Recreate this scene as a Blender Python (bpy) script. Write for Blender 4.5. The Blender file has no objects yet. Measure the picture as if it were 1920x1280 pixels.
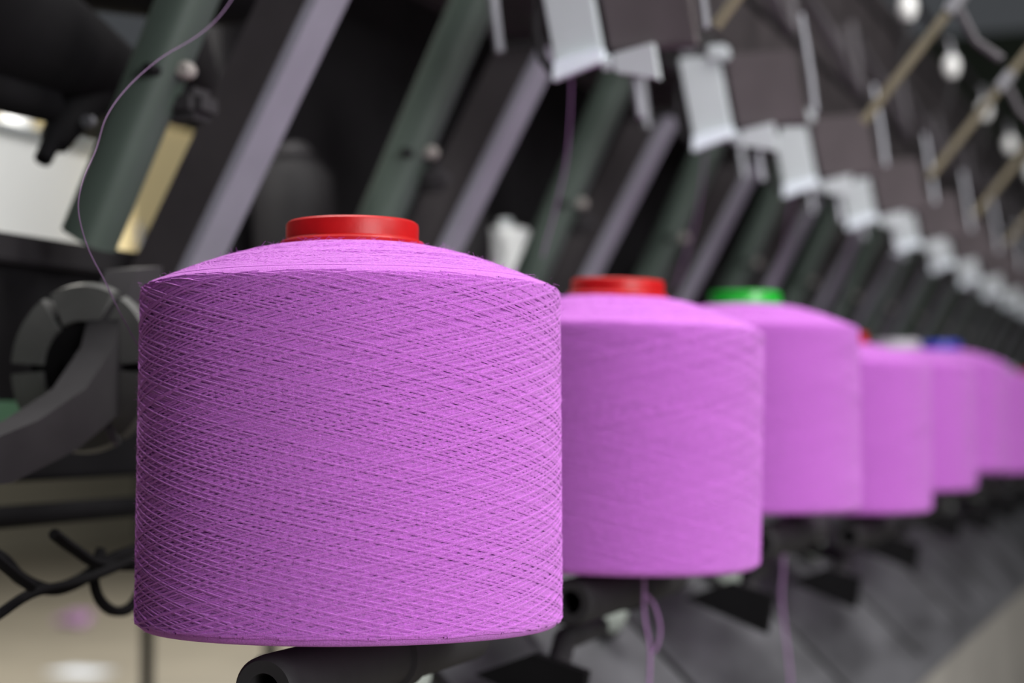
import bpy, bmesh, math, random
from math import sin, cos, pi, radians
from mathutils import Vector, Matrix, Quaternion

random.seed(7)
scene = bpy.context.scene
COL = scene.collection
# ------------------------------------------------------------------ frame of reference
# The row of yarn packages runs along +Y.  x: towards the aisle, z: up, the eye at (0, 0, EYE).
U = 0.205 / 785.0            # modelling unit (a package is 785 units across)
EYE = 1.10
PITCH = 1567                 # station pitch along the row, units
YAW = radians(21.13)
TILT = radians(2.36)
FPX = 3400.0

def V(p, u, z):
    return Vector((p * U, u * U, EYE + z * U))

# ------------------------------------------------------------------ camera
cam_d = bpy.data.cameras.new('camera')
cam = bpy.data.objects.new('camera', cam_d)
COL.objects.link(cam)
cam.location = (0, 0, EYE)
cam_d.sensor_width = 36.0
cam_d.lens = FPX / 1920 * 36.0
cam_d.clip_start = 0.05
fwd = Vector((-sin(YAW) * cos(TILT), cos(YAW) * cos(TILT), sin(TILT)))
cam.rotation_euler = fwd.to_track_quat('-Z', 'Y').to_euler()
cam_d.dof.use_dof = True
cam_d.dof.focus_distance = 0.805
cam_d.dof.aperture_fstop = 5.4
cam_d.dof.aperture_blades = 9
scene.camera = cam
_R = fwd.to_track_quat('-Z', 'Y').to_matrix()

def at(x, y, p):
    """unit coordinates of the point of the plane 'p units from the eye' seen at a picture position"""
    d = _R @ Vector(((x - 960) / FPX, (640 - y) / FPX, -1))
    t = p / d.x
    return (p, d.y * t, d.z * t)

# ------------------------------------------------------------------ world, lights, exposure
w = bpy.data.worlds.new('hall_ambient')
scene.world = w
w.use_nodes = True
w.node_tree.nodes['Background'].inputs['Color'].default_value = (0.86, 0.92, 1.0, 1)
w.node_tree.nodes['Background'].inputs['Strength'].default_value = 0.05

def area(name, loc, target, sx, sy, power, color=(1, 1, 1)):
    d = bpy.data.lights.new(name, 'AREA')
    d.shape = 'RECTANGLE'
    d.size, d.size_y = sx, sy
    d.energy = power
    d.color = color
    o = bpy.data.objects.new(name, d)
    COL.objects.link(o)
    o.location = loc
    o.rotation_euler = (Vector(target) - Vector(loc)).to_track_quat('-Z', 'Y').to_euler()
    return o

area('aisle_light', (0.8, 1.2, 3.2), (0.1, 1.2, 0), 0.5, 6.0, 135, (1.0, 0.98, 0.96))
area('side_key_light', (2.55, -0.95, 1.9), (-0.4, 1.3, 1.0), 1.8, 1.4, 92, (0.98, 0.99, 1.0))  # unseen key light added on the aisle side to light the packages from the right
area('hall_light', (-4.2, 6.0, 3.4), (-4.2, 6.0, 0), 0.6, 8.0, 310, (1.0, 0.96, 0.88))

# unseen spot added to brighten the white cabinet beyond the machine
_d = bpy.data.lights.new('cabinet_fill_spot', 'SPOT')
_d.energy, _d.spot_size, _d.spot_blend, _d.shadow_soft_size, _d.color = 165, radians(50), 0.6, 0.12, (1.0, 0.98, 0.94)
_o = bpy.data.objects.new('cabinet_fill_spot', _d)
COL.objects.link(_o)
_o.location = (-0.95, 0.2, 2.0)
_o.rotation_euler = (Vector((-1.36, 1.65, 1.15)) - _o.location).to_track_quat('-Z', 'Y').to_euler()

scene.view_settings.view_transform = 'Standard'
scene.view_settings.look = 'None'
scene.view_settings.gamma = 1.0
scene.view_settings.use_curve_mapping = False
scene.view_settings.exposure = 0.31

# ------------------------------------------------------------------ materials
def srgb(r, g, b):
    f = lambda c: (c / 255 / 12.92) if c / 255 <= 0.04045 else ((c / 255 + 0.055) / 1.055) ** 2.4
    return (f(r), f(g), f(b), 1)

def mat(name, col, rough=0.6, metal=0.0, var=0.15, scale=60.0, bump=0.0, bscale=300.0, sheen=0.0, coat=0.0, stretch=(1, 1, 1), spec=0.5):
    m = bpy.data.materials.new(name)
    m.use_nodes = True
    nt = m.node_tree
    b = nt.nodes['Principled BSDF']
    b.inputs['Roughness'].default_value = rough
    b.inputs['Metallic'].default_value = metal
    b.inputs['Specular IOR Level'].default_value = spec
    if sheen:
        b.inputs['Sheen Weight'].default_value = sheen
        b.inputs['Sheen Roughness'].default_value = 0.45
        b.inputs['Sheen Tint'].default_value = (1.0, 0.75, 1.0, 1)
    if coat:
        b.inputs['Coat Weight'].default_value = coat
        b.inputs['Coat Roughness'].default_value = 0.15
    tc = nt.nodes.new('ShaderNodeTexCoord')
    mp = nt.nodes.new('ShaderNodeMapping')
    mp.inputs['Scale'].default_value = stretch
    nt.links.new(tc.outputs['Object'], mp.inputs['Vector'])
    n = nt.nodes.new('ShaderNodeTexNoise')
    n.inputs['Scale'].default_value = scale
    n.inputs['Detail'].default_value = 5
    nt.links.new(mp.outputs['Vector'], n.inputs['Vector'])
    r = nt.nodes.new('ShaderNodeValToRGB')
    r.color_ramp.elements[0].position = 0.3
    r.color_ramp.elements[1].position = 0.7
    r.color_ramp.elements[0].color = tuple(c * (1 - var) for c in col[:3]) + (1,)
    r.color_ramp.elements[1].color = tuple(min(1, c * (1 + var)) for c in col[:3]) + (1,)
    nt.links.new(n.outputs['Fac'], r.inputs['Fac'])
    nt.links.new(r.outputs['Color'], b.inputs['Base Color'])
    if bump:
        n2 = nt.nodes.new('ShaderNodeTexNoise')
        n2.inputs['Scale'].default_value = bscale
        n2.inputs['Detail'].default_value = 4
        nt.links.new(mp.outputs['Vector'], n2.inputs['Vector'])
        bp = nt.nodes.new('ShaderNodeBump')
        bp.inputs['Strength'].default_value = bump
        bp.inputs['Distance'].default_value = 0.002
        nt.links.new(n2.outputs['Fac'], bp.inputs['Height'])
        nt.links.new(bp.outputs['Normal'], b.inputs['Normal'])
    return m

YARN = (0.585, 0.155, 0.66)
M = dict(
    yarn=mat('yarn_magenta', YARN, 0.85, var=0.16, scale=900, bump=0.5, bscale=2600, sheen=0.35, spec=0.25),
    yarn_body=mat('yarn_under_layers', YARN, 0.9, var=0.14, scale=700, bump=0.6, bscale=1500, sheen=0.35, stretch=(1, 1, 3), spec=0.2),
    faint=mat('thin_violet_thread', srgb(112, 86, 118), 0.85, var=0.1, scale=400),
    thread=mat('loose_yarn', (0.36, 0.19, 0.40), 0.85, var=0.1, scale=400, sheen=0.3),
    red=mat('red_plastic', srgb(176, 16, 18), 0.42, var=0.10, scale=90, bump=0.05, spec=0.35),
    green=mat('green_plastic', srgb(20, 160, 40), 0.35, var=0.08, scale=90, coat=0.2),
    blue=mat('blue_plastic', srgb(50, 60, 175), 0.35, var=0.08, scale=90, coat=0.2),
    **{'pale grey': mat('pale_grey_tube', srgb(170, 168, 174), 0.4, var=0.06, scale=60)},
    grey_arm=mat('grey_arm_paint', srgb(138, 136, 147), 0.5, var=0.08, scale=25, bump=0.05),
    dark_arm=mat('dark_arm_channel', srgb(54, 50, 52), 0.65, spec=0.3, var=0.15, scale=20),  # channel side and back toned darker than the front strip
    housing=mat('brown_grey_housing', srgb(72, 66, 68), 0.7, var=0.4, scale=14, spec=0.3),
    hosegrey=mat('grey_hose_rubber', srgb(84, 80, 84), 0.6, var=0.3, scale=14),
    pulley=mat('worn_grey_metal', srgb(86, 86, 84), 0.5, var=0.2, scale=30),
    col_green=mat('green_grey_paint', srgb(68, 79, 72), 0.5, var=0.12, scale=14),
    dim_green=mat('dim_green_paint', srgb(70, 108, 80), 0.5, var=0.2, scale=12),
    black=mat('black_rubber', srgb(13, 12, 14), 0.85, spec=0.15, var=0.2, scale=30),
    char=mat('charcoal_paint', srgb(26, 24, 26), 0.7, spec=0.3, var=0.25, scale=12),
    iron=mat('dark_cast_iron', srgb(44, 42, 44), 0.65, spec=0.3, var=0.25, scale=18, bump=0.15, bscale=80),
    steel=mat('dull_steel', srgb(150, 150, 156), 0.4, metal=0.5, var=0.12, scale=30),
    cover=mat('grey_cover_paint', srgb(84, 84, 87), 0.6, spec=0.3, var=0.5, scale=6, stretch=(3, 0.8, 3)),
    brown=mat('brown_grey_card', srgb(80, 72, 75), 0.8, var=0.12, scale=20),
    white=mat('white_plastic', srgb(188, 193, 196), 0.5, var=0.04, scale=20),
    bluetint=mat('pale_blue_plastic', srgb(232, 240, 254), 0.35, var=0.08, scale=40),
    ceramic=mat('white_ceramic', srgb(240, 240, 238), 0.2, var=0.03, scale=30),
    tan=mat('tan_rod', srgb(112, 104, 86), 0.5, var=0.2, scale=30),
    cream=mat('cream_paint', srgb(210, 194, 150), 0.6, var=0.06, scale=6),
    paper=mat('pale_paper', srgb(205, 212, 224), 0.8, var=0.05, scale=6),
    carton=mat('white_carton', srgb(238, 240, 240), 0.7, var=0.03, scale=4),
    floor=mat('worn_floor', srgb(122, 116, 104), 0.6, var=0.14, scale=1.6, bump=0.1, bscale=20),
    wall=mat('wall_paint', srgb(128, 124, 112), 0.8, var=0.06, scale=1.2),
    dwall=mat('dark_wall_paint', srgb(50, 60, 50), 0.8, var=0.3, scale=2),
    dome=mat('pale_green_grey_plastic', srgb(140, 146, 140), 0.6, var=0.08, scale=20),
    skirt=mat('pale_skirt_paint', srgb(150, 146, 140), 0.6, var=0.12, scale=5),
    wood=mat('pale_grey_plastic', srgb(140, 134, 130), 0.7, var=0.2, scale=6),
)

# ------------------------------------------------------------------ mesh helpers (all in units)
class MB:
    def __init__(s):
        s.v, s.f = [], []
    def add(s, vs, fs):
        o = len(s.v)
        s.v += [tuple(v) for v in vs]
        s.f += [tuple(i + o for i in f) for f in fs]
        return s
    def box(s, a, b, c=0.0, M4=None):
        """box from corner a to corner b with chamfer c"""
        (x0, y0, z0), (x1, y1, z1) = a, b
        c = min(c, abs(x1 - x0) * .45, abs(y1 - y0) * .45, abs(z1 - z0) * .45)
        bm = bmesh.new()
        bmesh.ops.create_cube(bm, size=1.0)
        for v in bm.verts:
            v.co = Vector((x0 + (v.co.x + .5) * (x1 - x0), y0 + (v.co.y + .5) * (y1 - y0), z0 + (v.co.z + .5) * (z1 - z0)))
        if c > 0:
            bmesh.ops.bevel(bm, geom=bm.edges[:], offset=c, segments=2, affect='EDGES')
        if M4 is not None:
            bm.transform(M4)
        bm.verts.index_update()
        s.add([v.co[:] for v in bm.verts], [[v.index for v in f.verts] for f in bm.faces])
        bm.free()
        return s
    def tube(s, pts, r, n=8, cap=True, rs=None):
        pts = [Vector(p) for p in pts]
        k = len(pts)
        vs, fs = [], []
        prev = None
        for i, p in enumerate(pts):
            t = (pts[min(i + 1, k - 1)] - pts[max(i - 1, 0)]).normalized()
            if prev is None:
                a = Vector((0, 0, 1)) if abs(t.z) < .9 else Vector((1, 0, 0))
                x = t.cross(a).normalized()
            else:
                x = (prev - t * prev.dot(t)).normalized()
            prev = x
            y = t.cross(x)
            rr = rs[i] if rs else r
            for j in range(n):
                th = 2 * pi * j / n
                vs.append(p + (x * cos(th) + y * sin(th)) * rr)
        for i in range(k - 1):
            for j in range(n):
                a, b = i * n + j, i * n + (j + 1) % n
                fs.append((a, b, b + n, a + n))
        if cap:
            fs.append(tuple(range(n - 1, -1, -1)))
            fs.append(tuple((k - 1) * n + j for j in range(n)))
        return s.add(vs, fs)
    def lathe(s, prof, n=48, axis='z', origin=(0, 0, 0), closed=False, M4=None):
        """revolve (r, h) pairs about an axis"""
        vs, fs = [], []
        for r, h in prof:
            for j in range(n):
                th = 2 * pi * j / n
                a, b = r * cos(th), r * sin(th)
                q = {'z': (a, b, h), 'y': (a, h, -b), 'x': (h, a, b)}[axis]
                q = Vector(q) + Vector(origin)
                vs.append(M4 @ q if M4 is not None else q)
        k = len(prof)
        for i in range(k - 1 + (1 if closed else 0)):
            i2 = (i + 1) % k
            for j in range(n):
                j2 = (j + 1) % n
                fs.append((i * n + j, i * n + j2, i2 * n + j2, i2 * n + j))
        if not closed:
            if prof[0][0] > 1e-6: fs.append(tuple(range(n - 1, -1, -1)))
            if prof[-1][0] > 1e-6: fs.append(tuple((k - 1) * n + j for j in range(n)))
        return s.add(vs, fs)
    def prism(s, poly, d0, d1, plane='xz'):
        """polygon (pairs) extruded: plane 'xz' along y, 'xy' along z, 'yz' along x"""
        def q(a, b, d):
            return {'xz': (a, d, b), 'xy': (a, b, d), 'yz': (d, a, b)}[plane]
        n = len(poly)
        vs = [q(a, b, d0) for a, b in poly] + [q(a, b, d1) for a, b in poly]
        fs = [tuple(range(n)), tuple(range(2 * n - 1, n - 1, -1))]
        fs += [(i, i + n, (i + 1) % n + n, (i + 1) % n) for i in range(n)]
        return s.add(vs, fs)
    def mesh(s, name, m, smooth=True):
        me = bpy.data.meshes.new(name)
        me.from_pydata([(v[0] * U, v[1] * U, v[2] * U) for v in s.v], [], s.f)
        bm = bmesh.new()
        bm.from_mesh(me)
        bmesh.ops.recalc_face_normals(bm, faces=bm.faces[:])
        bm.to_mesh(me)
        bm.free()
        me.materials.append(m)
        if smooth:
            me.shade_smooth()
            me.set_sharp_from_angle(angle=radians(38))
        return me

def obj(name, mb, m, parent=None, loc=(0, 0, 0), smooth=True):
    me = mb.mesh(name, m, smooth) if isinstance(mb, MB) else mb
    o = bpy.data.objects.new(name, me)
    COL.objects.link(o)
    if parent:
        o.parent = parent
    o.location = loc
    return o

def tag(o, label, cat, group=None):
    o['label'] = label
    o['category'] = cat
    if group:
        o['group'] = group
    return o

def thing(name, p, u, z, label=None, cat=None, group=None):
    o = bpy.data.objects.new(name, None)
    o.empty_display_size = 0.05
    COL.objects.link(o)
    o.location = V(p, u, z)
    if label:
        tag(o, label, cat, group)
    return o

def copy_thing(root):
    r = root.copy()
    COL.objects.link(r)
    for ch in root.children:
        c = ch.copy()
        COL.objects.link(c)
        c.parent = r
        for g in ch.children:
            d = g.copy()
            COL.objects.link(d)
            d.parent = c
    return r

def structure(name, mb, m, loc=(0, 0, 0)):
    o = obj(name, mb, m, None, loc)
    o['kind'] = 'structure'
    return o

ORD = ['first', 'second', 'third', 'fourth', 'fifth', 'sixth', 'seventh', 'eighth', 'ninth', 'tenth',
       'eleventh', 'twelfth', 'thirteenth', 'fourteenth', 'fifteenth', 'sixteenth']

# ------------------------------------------------------------------ the hall
structure('floor', MB().box((-11 / U, -4 / U, -0.05 / U), (5 / U, 18 / U, 0)), M['floor'])
structure('wall_left', MB().box((-9.2 / U, -1 / U, 0), (-9.0 / U, 18 / U, 4 / U)), M['wall'])
structure('wall_far', MB().box((-9.0 / U, 14.0 / U, 0), (5 / U, 14.2 / U, 4 / U)), M['dwall'])

# ------------------------------------------------------------------ the machine frame
U_END = 33000
machine = thing('twisting_machine', -2600, 4200, -EYE / U,
                'long dark textile winding machine frame running behind and below the yarn packages', 'machine')
def mpart(name, mb, m, label=None):
    o = obj(name, mb, m, machine)
    o.location = -Vector((machine.location.x, machine.location.y, machine.location.z - EYE))
    if label: o['label'] = label
    return o
PB = -2950
mpart('main_beam', MB().box((PB - 420, 1900, -174), (PB, U_END, 464), 12), M['black'])
mpart('top_rail', MB().box((PB + 2, 1900, 400), (PB + 45, U_END, 476), 8), M['char'])
mpart('pipe_rail', MB().tube([(PB + 60, 1900, -258), (PB + 60, U_END, -258)], 30, 10), M['black'])
mpart('guard_strip', MB().box((PB, 1900, -24), (PB + 10, U_END, 40), 3), M['dim_green'], 'dull green strip along the beam')
# back panels above the beam, one per station from the second on
for k in range(17):
    u0 = 5750 + k * PITCH
    mpart('back_panel', MB().box((PB - 480, u0 + 8, 300), (PB - 425, u0 + PITCH - 8, 3400), 10), M['char'])
for k in range(17):
    u0 = 5750 + k * PITCH
    mpart('upper_housing', MB().box((-2950, u0 + 10, 1650), (-2350, u0 + PITCH - 10, 3300), 30), M['housing'])
# lower covers: profile sloping out from under the beam to the aisle
for k in range(17):
    u0 = 4300 + k * PITCH
    prof = [(-2300, -420), (-1980, -560), (-1310, -1200), (-1290, -1240), (-1340, -1250), (-2010, -610), (-2330, -470)]
    mpart('skirt_panel', MB().box((-1340, u0 + 6, -EYE / U + 60), (-1300, u0 + PITCH - 6, -1256), 6), M['skirt'])
    mpart('cover_panel', MB().prism(prof, u0 + 6, u0 + PITCH - 6), M['cover'])
    mpart('cover_rib', MB().prism([(-1990, -548), (-1965, -560), (-1350, -1150), (-1340, -1185)][::-1], u0 - 14, u0 + 14), M['char'])
for k in range(6):
    u0 = 6500 + k * 4 * PITCH
    mpart('leg', MB().box((-3100, u0, -EYE / U + 2), (-2600, u0 + 160, -160), 15), M['char'])
for k in range(3):
    z = [1450, 1800, 2150][k]
    p = [-2080, -1850, -1640][k]
    mpart('upper_rail', MB().tube([(p, 5400, z), (p, U_END, z)], [26, 20, 16][k], 8), M['char'])
mpart('guide_rail', MB().box((-1375, 7400, 2050), (-1345, U_END, 2090), 6), M['char'])

# ------------------------------------------------------------------ yarn packages
PK_H = 642
def body_profile():
    rnd = random.Random(3)
    pr = [(60, 4), (300, 0), (352, 1)]
    for a in range(0, 91, 15):                       # rounded lower edge
        t = radians(a)
        pr.append((370.5 + 20 * sin(t), 22 - 20 * cos(t)))
    for i in range(1, 20):
        z = 22 + (PK_H - 44) * i / 20
        pr.append((390.4 - 3.0 * i / 20 + .6 * sin(i * .9), z))
    for a in range(0, 80, 15):                       # shoulder edge
        t = radians(a)
        pr.append((361 + 28 * cos(t), PK_H - 28 + 26 * sin(t)))
    k = 60
    for i in range(k + 1):                           # domed conical shoulder with fine ridges of wound yarn
        s = i / k
        r = 358 - (358 - 122) * s
        z = PK_H - 1 + 70 * (1 - (1 - s) ** 1.5)
        pr.append((r + rnd.uniform(-.8, .8), z + rnd.uniform(-1.3, 1.3)))
    pr.append((60, PK_H + 69))
    return pr
body_me = MB().lathe(body_profile(), 160).mesh('yarn_body', M['yarn_body'])

def winding_mesh(layers, seed):
    """thread laid up and down the package in crossing helices, layer over layer"""
    rnd = random.Random(seed)
    mb = MB()
    vs, fs = mb.v, mb.f
    n, K, e = 4, 96, 0.03
    zlo, zhi = 6.0, PK_H - 1.0
    strokes = []
    for count, lift, rad0 in layers:
        for up in (True, False):
            for i in range(count):
                ph = 2 * pi * (i + rnd.gauss(0, .2)) / count
                strokes.append((up, ph, lift + rnd.uniform(-.45, .45), rad0 * rnd.uniform(.88, 1.12)))
    for up, th, lift, rad in strokes:
        adv = radians(398 + rnd.gauss(0, .9))
        lo = zlo + abs(rnd.gauss(0, 4)); hi = zhi - abs(rnd.gauss(0, 7))
        base = len(vs)
        wob = rnd.uniform(0, 6.28)
        tz = (1 if up else -1) * 0.21
        for i in range(K + 1):
            q = i / K
            qq = q if e < q < 1 - e else (e * .5 + q * q / (2 * e) if q <= e else 1 - e * .5 - (1 - q) ** 2 / (2 * e))
            z = (lo + (hi - lo) * qq) if up else (hi - (hi - lo) * qq)
            z += .9 * sin(wob + q * 9)
            a = th + adv * q
            if z < 22:
                t = (22 - z) / 22
                R = 392 - 20 * (1 - math.sqrt(max(0, 1 - t * t)))
            elif z > PK_H - 28:
                t = min(1, (z - PK_H + 28) / 27)
                R = 389 - 28 * (1 - math.sqrt(max(0, 1 - t * t)))
            else:
                R = 392 - 3.0 * (z - 22) / (PK_H - 44)
            R += lift
            for j in range(n):
                ph = 2 * pi * j / n + .4
                o = rad * sin(ph)
                vs.append(((R + rad * cos(ph)) * cos(a) + o * tz * sin(a), (R + rad * cos(ph)) * sin(a) - o * tz * cos(a), z + o))
        for i in range(K):
            for j in range(n):
                a0, b0 = base + i * n + j, base + i * n + (j + 1) % n
                fs.append((a0, b0, b0 + n, a0 + n))
    # the turns that swing over the domed shoulder
    for _ in range(340):
        top = rnd.uniform(.04, .97) ** 1.7
        a0_, span = rnd.uniform(0, 2 * pi), radians(rnd.uniform(90, 200))
        rad, base, K2 = rnd.uniform(1.0, 1.5), len(vs), 40
        for i in range(K2 + 1):
            q = i / K2
            sh = top * (1 - (2 * q - 1) ** 2)
            R = 361 - 239 * sh; z = PK_H - 2 + 70 * (1 - (1 - sh) ** 1.5)
            a = a0_ + span * q
            for j in range(n):
                ph = 2 * pi * j / n + .4
                vs.append(((R + rad * cos(ph)) * cos(a), (R + rad * cos(ph)) * sin(a), z + .6 + rad * sin(ph)))
        for i in range(K2):
            for j in range(n):
                b0, b1 = base + i * n + j, base + i * n + (j + 1) % n
                fs.append((b0, b1, b1 + n, b0 + n))
    return mb.mesh('yarn_winding', M['yarn'])
wind_me = winding_mesh([(106, -0.4, 1.8), (80, 0.6, 1.9), (48, 2.15, 2.05)], 5)

def fuzz_mesh(count, seed):
    rnd = random.Random(seed)
    mb = MB()
    for _ in range(count):
        a = rnd.uniform(0, 2 * pi)
        if rnd.random() < .7:
            R = 394; z = rnd.uniform(10, PK_H)
        else:
            s = rnd.random(); R = 358 - 236 * s; z = PK_H - 1 + 70 * (1 - (1 - s) ** 1.5)
        pos = Vector((R * cos(a), R * sin(a), z))
        out = Vector((cos(a), sin(a), .8 if R < 390 else 0))
        tan = Vector((-sin(a), cos(a), rnd.uniform(-.3, .3))) * rnd.choice((-1, 1))
        L = rnd.uniform(8, 22)
        pts = [pos, pos + out * 3.0 + tan * L * .5, pos + out * rnd.uniform(2, 7) + tan * L]
        mb.tube(pts, .18, 3, cap=False)
    return mb.mesh('yarn_fuzz', M['yarn'])
fuzz_me = fuzz_mesh(2000, 9)

def tube_end_mesh(m):
    # flanged plastic tube end with an open bore, and the tube running down through the package
    pr = [(104, -6), (104, 752), (107, 757), (119, 758), (124, 754), (125, 749), (125, 724), (127, 722), (134, 720), (136, 717), (134, 706), (128, 700), (110, 690), (110, -6)]
    return MB().lathe(pr, 96, closed=True).mesh('tube', m)
tube_me = {c: tube_end_mesh(M[c]) for c in ('red', 'green', 'blue', 'pale grey')}

#          colour, dz, dp, du, lean deg about row axis, label
packs = [
    ('red',   0,  0,   0, 0.0, 'large sharply seen magenta yarn package with red tube end, nearest the camera'),
    ('red',   0,  0,   0, 1.7, 'magenta yarn package with red tube end, second in the row behind the nearest one'),
    ('green', 68, -15, 0, 0.0, 'magenta yarn package with the bright green tube end, third in the row'),
    ('red',   -8,  0,   0, 0.5, 'magenta yarn package just behind the green-tubed one, its red tube almost hidden'),
    ('pale grey', 22, 0, 0, 0.0, 'magenta yarn package with a pale grey tube end, fifth in the row'),
    ('blue',  72, 0,   0, 0.0, 'blurred magenta yarn package with the blue tube end, sixth in the row'),
    ('pale grey', 20, 0, 0, 0.0, 'blurred magenta yarn package just behind the blue-tubed one, seventh in the row'),
    ('pale grey', 10, 0, 0, 0.0, 'faint magenta yarn package, eighth in the row and nearly hidden'),
    ('red',   10, 0,   0, 0.0, 'faint magenta yarn package, ninth and farthest in the row'),
]
P_ROW, U_ROW, Z_BOT = -1507, 3063, -393
for n, (c, dz, dp, du, lean, lab) in enumerate(packs):
    r = thing('yarn_package', P_ROW + dp, U_ROW + du + n * PITCH, Z_BOT + dz, lab, 'yarn', 'magenta yarn packages in a row')
    q = Quaternion((0, 1, 0), radians(lean)) @ Quaternion((0, 0, 1), n * 1.3)
    if n == 0:
        q = Quaternion((cos(YAW), sin(YAW), 0), radians(-1.3)) @ q
    r.rotation_mode = 'QUATERNION'
    r.rotation_quaternion = q
    obj('yarn_body', body_me, None, r)
    wd = obj('yarn_winding', wind_me, None, r)
    wd['kind'] = 'stuff'
    if n < 2:
        f = obj('yarn_fuzz', fuzz_me, None, r)
        f['kind'] = 'stuff'
    obj('tube', tube_me[c], None, r)['label'] = c + ' plastic tube with flanged end'

# ------------------------------------------------------------------ package holders under the packages
def holder():
    r = thing('package_holder', P_ROW, U_ROW, Z_BOT)
    pr = [(30, -330), (52, -332), (58, -324), (60, -300), (60, 560), (52, 566), (30, 566)]
    obj('support_tube', MB().lathe([(a, h) for a, h in pr], 40, 'y', (0, 0, -72), closed=True), M['iron'], r)
    obj('collar', MB().lathe([(60, 150), (70, 152), (70, 210), (60, 212)], 40, 'y', (0, 0, -72), closed=True), M['iron'], r)
    obj('bracket', MB().prism([(-235, -255), (-80, -196), (60, -235), (40, -360)], -385, -345), M['black'], r)
    obj('bracket_arm', MB().tube([(-30, -340, -240), (-60, -200, -180), (-120, 260, -200), (-420, 420, -150)], 30, 10), M['iron'], r)
    return r
h0 = holder()
for n in range(9):
    h = h0 if n == 0 else copy_thing(h0)
    h.location = V(P_ROW + (105 if n >= 2 else 0), U_ROW + n * PITCH, Z_BOT + packs[n][1] - (20 if n >= 2 else 0))
    tag(h, ['black open-ended tube holding up the nearest yarn package', 'black tube and bracket under the second yarn package',
            'black ring and triangular bracket at the lower corner of the second yarn package'][n] if n < 3 else
        'black tube and bracket under the %s yarn package of the row' % ORD[n], 'holder', 'holders under the yarn packages')

# ------------------------------------------------------------------ slanted arms and green columns
def slanted_bar():
    r = thing('slanted_bar', -2910, 4465, 0)
    L, z0, z1 = 0.55, 345, 1300
    def slant(p0, p1, u0, u1, z0=z0, z1=z1):
        return MB().prism([(p0 + L * z0, z0), (p1 + L * z0, z0), (p1 + L * z1, z1), (p0 + L * z1, z1)], u0, u1)
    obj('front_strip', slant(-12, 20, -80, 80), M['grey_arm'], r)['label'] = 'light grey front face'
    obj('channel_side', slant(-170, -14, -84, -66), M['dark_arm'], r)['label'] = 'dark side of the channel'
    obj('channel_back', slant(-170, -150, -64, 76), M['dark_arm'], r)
    obj('end_cap', slant(-172, 24, -96, 92, 1302, 1324), M['char'], r)
    return r
def green_post():
    r = thing('green_post', -2965, 4020, 0)
    L, z0, z1 = 0.48, 462, 1480
    mb = MB()
    n = 24
    vs = []
    for z, cut in ((z0, 1), (z1, 0)):
        for j in range(n):
            t = 2 * pi * j / n
            sx = math.copysign(abs(cos(t)) ** .7, cos(t)) * 76
            sy = math.copysign(abs(sin(t)) ** .7, sin(t)) * 72
            zz = z - (sx * .45 if cut else 0)
            vs.append((sx + L * zz, sy, zz))
    fs = [(j, (j + 1) % n, (j + 1) % n + n, j + n) for j in range(n)] + [tuple(range(n))[::-1], tuple(range(n, 2 * n))]
    mb.add(vs, fs)
    obj('post', mb, M['col_green'], r)
    zk = 880
    pk = L * zk
    obj('bolt', MB().lathe([(0, -8), (13, -8), (15, 0), (15, 40), (10, 46), (0, 46)], 16, 'y', (pk + 40, -100, zk)), M['black'], r)
    obj('knob', MB().lathe([(0, -20), (18, -18), (23, -4), (23, 20), (16, 34), (0, 36)], 20, 'y', (pk + 92, -10, zk + 8)), M['wood'], r)['label'] = 'pale knob'
    obj('clamp', MB().box((pk - 30, 20, zk - 110), (pk + 110, 150, zk - 25), 24), M['iron'], r)
    return r
NB = 17
a0, c0 = slanted_bar(), green_post()
for n in range(NB):
    a = a0 if n == 0 else copy_thing(a0)
    a.location = a0.location + Vector((0, n * PITCH * U, 0))
    c = c0 if n == 0 else copy_thing(c0)
    c.location = c0.location + Vector((0, n * PITCH * U, 0))
    o = ORD[n] if n < 16 else 'farthest'
    tag(a, ('largest slanted machine bar, light grey front and dark side, rising behind the nearest yarn package' if n == 0 else
            'slanted light grey machine bar with dark side, %s along the row from the camera' % o), 'machine bar', 'slanted bars along the machine')
    tag(c, ('widest slanted green-grey post with cut lower end, beside the thin curved thread' if n == 0 else
            'slanted green-grey post in front of the dark machine, %s along the row from the camera' % o), 'post', 'green-grey posts along the machine')

# ------------------------------------------------------------------ tension units on top of the arms
def tension_unit():
    r = thing('tension_unit', -1838, U_ROW + 497 + PITCH, 1032)
    sh = Matrix(((1, 0, -.19, 0), (0, 1, 0, 0), (0, 0, 1, 0), (0, 0, 0, 1)))     # hangs at a slight lean
    obj('white_plate', MB().box((0, 0, 22), (158, 30, 345), 6, sh), M['white'], r)
    obj('plate_lip', MB().prism([(-2, -22), (150, 26), (158, 58), (150, 66), (0, 34)], -26, 4), M['bluetint'], r)['label'] = 'pale bluish lower lip'
    obj('plate_ear', MB().box((118, -16, 322), (205, 24, 385), 12, sh), M['white'], r)
    obj('card_box', MB().box((172, 20, 66), (440, 90, 352), 8, sh), M['brown'], r)['label'] = 'brown-grey box'
    obj('tab', MB().prism([(190, -6), (322, -34), (306, 72), (184, 48)], -10, 30), M['white'], r)['label'] = 'white tab'
    obj('tab_clip', MB().box((140, -14, 2), (182, 26, 46), 10), M['white'], r)
    obj('pin', MB().tube([(238, 30, -5), (252, 30, -110), (258, 30, -140)], 15, 8), M['steel'], r)
    obj('rod', MB().tube([(462, 20, 110), (446, 20, 250), (410, 20, 480)], 12, 8), M['steel'], r)
    obj('hook', MB().tube([(-70, 40, 260), (-78, 40, 150), (-60, 40, 60), (-20, 40, 8)], 15, 8), M['iron'], r)
    obj('back_pin', MB().tube([(-200, 40, 90), (-230, 40, 320)], 17, 8), M['steel'], r)
    obj('mount', MB().box((60, 90, 40), (300, 170, 240), 14), M['char'], r)
    return r
t0 = tension_unit()
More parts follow.
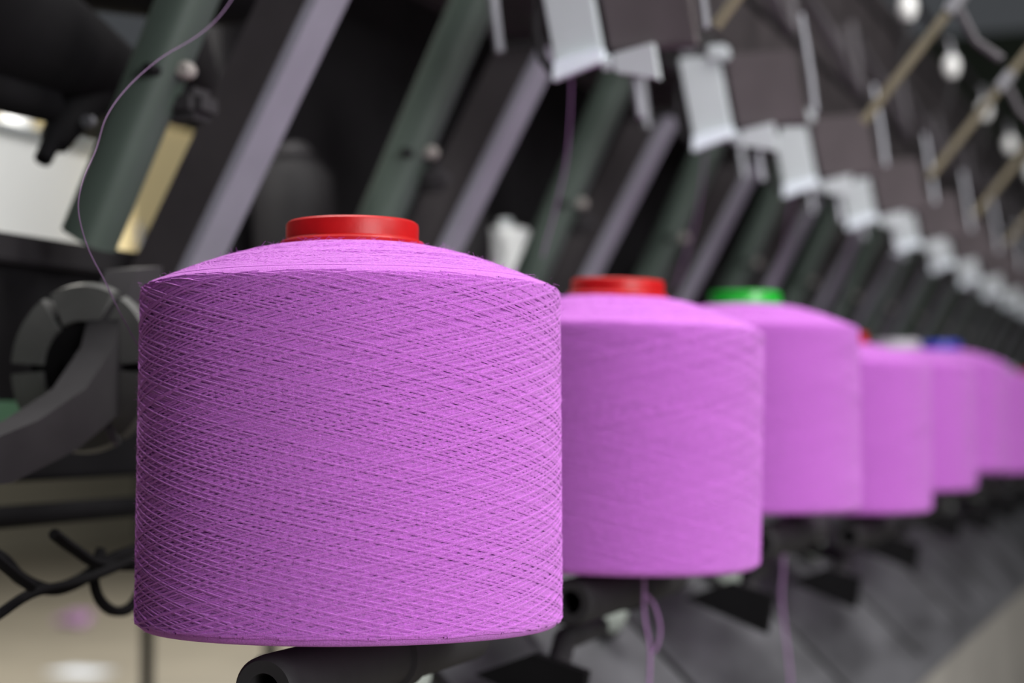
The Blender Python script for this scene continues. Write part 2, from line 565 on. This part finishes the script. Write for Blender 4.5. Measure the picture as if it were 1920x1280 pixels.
for n in range(NB - 2):
    t = t0 if n == 0 else copy_thing(t0)
    t.location = t0.location + Vector((0, n * PITCH * U, 0))
    tag(t, ('big white plate and brown-grey box hanging at the top edge, nearest of the tension units' if n == 0 else
            'white plate with brown-grey box and thin rod above the machine bars, %s from the camera' % ORD[n]), 'tension unit', 'tension units above the arms')

# ------------------------------------------------------------------ ceramic guides and tan rods
def guide():
    r = thing('yarn_guide', -1340, U_ROW + 972 + PITCH * 3, 1959)
    obj('eyelet', MB().lathe([(0, -66), (24, -60), (42, -30), (46, 0), (42, 30), (24, 60), (10, 66), (10, 40), (0, 40)], 24), M['ceramic'], r)
    obj('stem', MB().tube([(0, 0, 60), (-10, 0, 120), (-20, 20, 150)], 14, 8), M['steel'], r)
    obj('lower_stem', MB().tube([(0, 0, -60), (-6, 0, -140), (-40, 30, -260)], 16, 8), M['iron'], r)
    return r
g0 = guide()
for n in range(9):
    g = g0 if n == 0 else copy_thing(g0)
    g.location = g0.location + Vector((0, n * PITCH * U, 0))
    tag(g, 'white ceramic yarn guide bead at upper right, %s in its receding line' % ORD[n], 'yarn guide', 'ceramic guides in a line')
def tan_rod():
    r = thing('slanted_rod', -1059, U_ROW + 2 * PITCH + 80, 1093)
    d = Vector((272, 0, 335))
    obj('rod', MB().tube([(-60, 0, -74), tuple(d * .5), tuple(d * 1.6)], 17, 10), M['tan'], r)
    obj('ferrule', MB().tube([tuple(d * .86), tuple(d * 1.06)], 24, 10), M['steel'], r)
    obj('stay', MB().tube([tuple(d * .95), (d.x * .95 + 60, 30, d.z * .95 - 130), (d.x + 130, 60, d.z - 210)], 15, 8), M['hosegrey'], r)
    return r
r0 = tan_rod()
for n in range(7):
    r = r0 if n == 0 else copy_thing(r0)
    r.location = r0.location + Vector((0, n * PITCH * U, 0))
    tag(r, 'slanted tan rod at upper right beside the white guide beads, %s from the camera' % ORD[n], 'rod', 'tan rods along the aisle side')
r = copy_thing(r0)
r.location = V(-1230, U_ROW + PITCH + 300, 1170)
tag(r, 'short slanted tan rod at the top edge above the white plates, left of the others', 'rod', 'tan rods along the aisle side')

# ------------------------------------------------------------------ dark clutter above the arms: motors, hoses
def motor():
    r = thing('drive_motor', -2205, U_ROW + 400 + PITCH, 1660)
    obj('body', MB().lathe([(0, -170), (90, -168), (112, -150), (118, 0), (112, 160), (80, 178), (0, 180)], 24, 'y'), M['iron'], r)
    for k in range(5):
        obj('fin', MB().lathe([(112, -130 + k * 60), (130, -130 + k * 60), (130, -118 + k * 60), (112, -118 + k * 60)], 24, 'y', closed=True), M['char'], r)
    obj('shaft', MB().tube([(0, -165, 0), (0, -260, 0)], 22, 10), M['steel'], r)
    obj('foot', MB().box((-90, -110, -190), (90, 110, -100), 12), M['char'], r)
    return r
m0 = motor()
for n in range(12):
    m = m0 if n == 0 else copy_thing(m0)
    m.location = m0.location + Vector((0, n * PITCH * U, 0))
    tag(m, 'dark finned motor in the shadow above the slanted bars, %s from the camera' % ORD[n], 'motor', 'dark motors along the machine')
def hose():
    r = thing('dark_hose', -1750, U_ROW + 300 + 2 * PITCH, 1500)
    pts = []
    for i in range(17):
        q = i / 16
        pts.append((150 * sin(q * 3.1), q * PITCH * .9, 520 - 700 * q * (1 - q) * 2.2 + 60 * sin(q * 7)))
    obj('hose', MB().tube(pts, 20, 8), M['hosegrey'], r)
    obj('second_hose', MB().tube([(a - 60, b, c * .8 + 90) for a, b, c in pts], 14, 8), M['hosegrey'], r)
    obj('clip', MB().box((-30, -30, 500), (30, 30, 560), 8), M['iron'], r)
    return r
ho0 = hose()
for n in range(8):
    h = ho0 if n == 0 else copy_thing(ho0)
    h.location = ho0.location + Vector((0, n * PITCH * U, 0))
    tag(h, 'dark sagging hose above the white plates, %s span from the camera' % ORD[n], 'hose', 'dark hoses above the plates')
def spindle_pot():
    r = thing('spindle_pot', PB - 200, U_ROW + 1290 + PITCH, 466)
    obj('pot', MB().lathe([(0, 0), (120, 0), (140, 30), (150, 300), (140, 420), (96, 470), (0, 480)], 28), M['char'], r)
    obj('lid', MB().lathe([(0, 478), (70, 478), (78, 500), (40, 540), (0, 545)], 24), M['iron'], r)
    return r
sp0 = spindle_pot()
for n in range(10):
    s = sp0 if n == 0 else copy_thing(sp0)
    s.location = sp0.location + Vector((0, n * PITCH * U, 0))
    tag(s, 'dark spindle pot in the shadow behind the slanted bars, %s from the camera' % ORD[n], 'spindle pot', 'dark spindle pots on the beam')

def spindle_dome():
    r = thing('spindle_dome', -1880, U_ROW + .58 * PITCH, -634)
    r.rotation_euler = (0, radians(43.7), 0)
    obj('dome', MB().lathe([(0, 0), (86, 0), (104, 14), (108, 50), (92, 92), (54, 118), (0, 126)], 28), M['dome'], r)
    obj('rim', MB().lathe([(104, 8), (116, 10), (116, 26), (106, 28)], 28, closed=True), M['iron'], r)
    obj('button', MB().lathe([(0, 126), (20, 126), (20, 140), (0, 142)], 16), M['steel'], r)
    return r
sd0 = spindle_dome()
for n in range(9):
    s_ = sd0 if n == 0 else copy_thing(sd0)
    s_.location = sd0.location + Vector((0, n * PITCH * U, 0))
    tag(s_, 'pale round spindle dome on the grey cover below the yarn packages, %s from the camera' % ORD[n], 'spindle dome', 'pale spindle domes on the cover')

# ------------------------------------------------------------------ threads
def thread(name, pts, r, label, m='thread'):
    base = Vector(pts[0])
    pts = [Vector(p) - base for p in pts]
    # Catmull-Rom
    out = []
    for i in range(len(pts) - 1):
        a, b, c, d = pts[max(i - 1, 0)], pts[i], pts[i + 1], pts[min(i + 2, len(pts) - 1)]
        for k in range(8):
            t = k / 8
            out.append(.5 * ((2 * b) + (c - a) * t + (2 * a - 5 * b + 4 * c - d) * t * t + (3 * b - a - 3 * c + d) * t ** 3))
    out.append(pts[-1])
    o = obj(name, MB().tube(out, r, 6), M[m], None, V(*base))
    return tag(o, label, 'cable' if m == 'black' else 'thread')
th = thread('balloon_thread', [at(x, y, -1938) for x, y in [(470, -60), (420, 20), (372, 66), (300, 110), (240, 163), (200, 218), (180, 280), (155, 340), (147, 395), (165, 465), (198, 530), (232, 600), (290, 700)]], 1.05,
            'thin violet thread bowing out in front of the widest green-grey post', 'faint')
for n in range(1, 3):
    u = U_ROW + n * PITCH
    k = 12 if n % 2 else -10
    q = [0, -1412, -1390][n]
    t = thread('hanging_thread', [(q, u, Z_BOT + [0, -8, 60][n]), (q - 2, u, -520), (q + 2 + k, u, -640), (q + 10 - k, u, -900), (q + 20, u, -1150)], 4.5,
           ['', 'violet yarn end hanging straight down below the second package', 'violet yarn end hanging below the third package, beside the black bracket'][n] if n < 3 else
           'violet yarn end hanging below the %s package of the row' % ORD[n])
    t['group'] = 'yarn ends hanging under the packages'
u = U_ROW + PITCH
thread('yarn_loop', [(-1412, u, -470), (-1385, u, -500), (-1370, u, -560), (-1380, u, -610), (-1396, u, -625)], 4.0,
       'small violet loop of yarn beside the hanging end under the second package')
for n in range(1, 6):
    u = U_ROW + n * PITCH
    t = thread('rising_thread', [(-2090 + 60, u + 900, 520), (-1960 + 60, u + 760, 800), (-1810, u + 560, 1040)], 2.6,
           'violet thread running up along the light grey bar, %s from the camera' % ORD[n - 1])
    t['group'] = 'violet threads running up to the plates'

# ------------------------------------------------------------------ the open machine end at the left
PE = -2400
def rel(pts, base):
    return [Vector(q) - Vector(base) for q in pts]
b = at(160, 690, -2500)
r = thing('drive_pulley', *b, label='grey spoked pulley rim against the black beam at the left edge', cat='pulley')
for k in range(6):
    th0 = radians(60 * k + 4)
    vs, fs = [], []
    K = 10
    for i in range(K + 1):
        t = th0 + radians(52) * i / K
        for (R, y) in ((112, -22), (196, -22), (203, 0), (196, 22), (112, 22)):
            vs.append((R * cos(t), y, R * sin(t)))
    for i in range(K):
        for j in range(5):
            fs.append((i * 5 + j, i * 5 + (j + 1) % 5, (i + 1) * 5 + (j + 1) % 5, (i + 1) * 5 + j))
    fs += [(0, 1, 2, 3, 4), tuple(K * 5 + j for j in (4, 3, 2, 1, 0))]
    obj('rim_segment', MB().add(vs, fs), M['pulley'], r)
obj('web', MB().lathe([(20, -6), (150, -6), (150, 6), (20, 6)], 40, 'y', closed=True), M['black'], r)
obj('hub', MB().lathe([(0, -40), (34, -40), (38, -30), (38, 40), (0, 40)], 24, 'y'), M['black'], r)

pts = [at(x, y, -2420) for x, y in [(285, 500), (275, 650), (222, 760), (125, 842), (0, 905), (-90, 915), (-90, 845), (50, 788), (140, 728), (192, 650), (212, 570), (238, 505)]]
b = pts[0]
o = obj('curved_casting', MB().prism([(q[1] - b[1], q[2] - b[2]) for q in pts], -60, 30, 'yz'), M['iron'], None, V(*b))
tag(o, 'dark curved iron casting sweeping down left from behind the nearest package', 'casting')

# hanging dark gear head, upper left
b = at(110, 60, -2900)
r = thing('gear_head', *b, label='black gear head hanging at the upper left, nozzle pointing down over the white carton', cat='gear head')
def RP(x, y, p): return Vector(at(x, y, p)) - Vector(b)
obj('housing', MB().tube([RP(-160, -140, -2900), RP(-40, 20, -2900), RP(90, 80, -2900), RP(210, 150, -2920), RP(250, 170, -2940)], 150, 18, rs=[190, 190, 150, 110, 60]), M['black'], r)
obj('upper_housing', MB().tube([RP(-60, -160, -3020), RP(160, -120, -3020), RP(420, -60, -3020), RP(520, -60, -3020)], 200, 18, rs=[200, 210, 190, 120]), M['black'], r)
obj('lower_flange', MB().tube([RP(-200, 130, -2890), RP(-30, 160, -2890), RP(90, 195, -2890)], 60, 12, rs=[90, 60, 50]), M['black'], r)
obj('nozzle', MB().tube([RP(165, 170, -2890), RP(125, 230, -2890), RP(104, 262, -2890), RP(96, 268, -2890), RP(80, 300, -2890)], 40, 16, rs=[75, 52, 44, 26, 24]), M['black'], r)
obj('screw', MB().lathe([(0, -10), (17, -10), (17, 10), (0, 14)], 12, 'y', tuple(RP(166, 228, -2810))), M['steel'], r)
obj('side_lump', MB().tube([RP(330, 60, -2900), RP(365, 150, -2880), RP(385, 215, -2880)], 60, 14, rs=[90, 80, 50]), M['char'], r)

# far things seen through the opening
def box_at(name, x0, y0, x1, y1, p, depth, m, label, cat, c=20):
    a = at(x0, y1, p); q = at(x1, y0, p)
    base = (p, a[1], a[2])
    o = obj(name, MB().box((-depth, 0, 0), (0, q[1] - a[1], q[2] - a[2]), c), M[m], None, V(*base))
    return o
b0 = at(-160, 470, -5200); b1 = at(232, 298, -5200)
TZ = -150                                    # table top, units from the eye
r = thing('packing_table', -5500, b0[1] - 200, -EYE / U, 'tall dark work table beyond the machine carrying the white cabinet', 'table')
TL = b1[1] - b0[1] + 1700
obj('table_top', MB().box((-500, 0, TZ - 60 + EYE / U), (430, TL, TZ + EYE / U), 10), M['char'], r)
for q, v in ((-450, 60), (380, 60), (-450, TL - 60), (380, TL - 60)):
    obj('leg', MB().box((q - 30, v - 30, 0), (q + 30, v + 30, TZ - 62 + EYE / U), 6), M['char'], r)
r = thing('white_cabinet', -5200, b0[1], TZ + 2, 'bright white cabinet beyond the machine, seen at the left edge below the black gear head', 'cabinet')
H = b1[2] - TZ - 2; L = b1[1] - b0[1]
obj('body', MB().box((-300, 0, 0), (0, L, H), 25), M['carton'], r)
obj('top_lid', MB().box((-320, -20, H + 2), (20, L + 20, H + 42), 10), M['white'], r)
bb = at(34, 298, -5300)
obj('lamp_dome', MB().lathe([(0, 0), (75, 0), (84, 40), (60, 100), (0, 122)], 24, 'z', (-120, bb[1] - b0[1], H + 44)), M['ceramic'], r)
r = thing('cream_board', -5750, b0[1] - 150, TZ + 2, 'cream board standing behind the white cabinet at the left edge', 'board')
q = at(120, 165, -5750)
obj('board', MB().box((-24, 0, 0), (0, at(120, 165, -5750)[1] - b0[1] + 150, q[2] - TZ), 8), M['cream'], r)
obj('frame', MB().box((0, 30, q[2] - TZ - 50), (12, at(120, 165, -5750)[1] - b0[1] + 120, q[2] - TZ - 20), 4), M['cream'], r)
b0 = at(238, 470, -5050); b1 = at(372, 250, -5050)
r = thing('cream_cabinet', -5050, b0[1], TZ + 2, 'cream cabinet beyond the machine, seen between green-grey post and first slanted bar', 'cabinet')
H = b1[2] - TZ - 2
obj('body', MB().box((-90, 0, 0), (0, b1[1] - b0[1], H), 14), M['cream'], r)
obj('door', MB().box((2, 30, 40), (14, b1[1] - b0[1] - 30, H - 40), 5), M['cream'], r)
obj('latch', MB().box((14, 60, H * .6), (34, 90, H * .6 + 120), 5), M['steel'], r)

for k, (x, y, p, lab) in enumerate([(948, 470, PB - 90, 'pale white yarn cone on the beam between the nearest and second packages'),
                                    (1068, 470, PB - 90, 'pale white yarn cone just left above the second red tube end')]):
    bq = (p, at(x, y + 36, p)[1], 480)
    r = thing('white_cone', *bq, label=lab, cat='yarn', group='white yarn cones behind the arms')
    obj('yarn', MB().lathe([(0, 0), (150, 0), (160, 12), (112, 372), (100, 384), (0, 388)], 28), M['carton'], r)
    obj('tube', MB().lathe([(0, 386), (34, 386), (30, 430), (0, 430)], 20), M['white'], r)

# cables and rails low at the left
for k, (pp, rr, lab) in enumerate([
    ([(-80, 1010), (0, 1045), (40, 1085), (95, 1105), (150, 1088), (205, 1050), (275, 1025)], 15, 'black cable sagging in a wide curve low at the left, nearest the edge'),
    ([(190, 1030), (176, 1075), (185, 1120), (212, 1145), (245, 1138), (270, 1095)], 13, 'black cable loop hanging at the lower left of the nearest package'),
    ([(100, 1000), (140, 1030), (190, 1058), (280, 1060)], 13, 'short black cable crossing above the cable loop'),
    ([(-60, 1190), (0, 1150), (60, 1112), (130, 1095), (200, 1070), (280, 1035)], 11, 'thin black cable rising from the left edge to the package'),
    ([(-60, 1000), (20, 1070), (60, 1100)], 12, 'thin black cable end at the far left edge')]):
    thread('black_cable', [at(x, y, PE + 30 * k) for x, y in pp], rr, lab, 'black')['group'] = 'black cables low at the left'

def on_floor(x, y):
    d = _R @ Vector(((x - 960) / FPX, (640 - y) / FPX, -1))
    t = -EYE / d.z
    return Vector((d.x * t, d.y * t, 0))
q = on_floor(140, 1172)
mb = MB()
rnd = random.Random(2)
for k in range(14):
    a = rnd.uniform(0, 6.28)
    pts = [(rnd.uniform(-260, 260), rnd.uniform(-260, 260), rnd.uniform(40, 220)) for _ in range(5)]
    mb.tube(pts, 46, 8)
tag(obj('yarn_waste', mb, M['thread'], None, q), 'small tuft of violet yarn waste on the pale floor at lower left', 'yarn waste')
q = on_floor(150, 1262)
o = obj('pale_sheet', MB().prism([(-500, -300), (420, -360), (520, 300), (-380, 380)], 0, 14, 'xy'), M['paper'], None, q + Vector((0, 0, .002)))
tag(o, 'pale bluish sheet lying on the floor at the lower left', 'sheet')
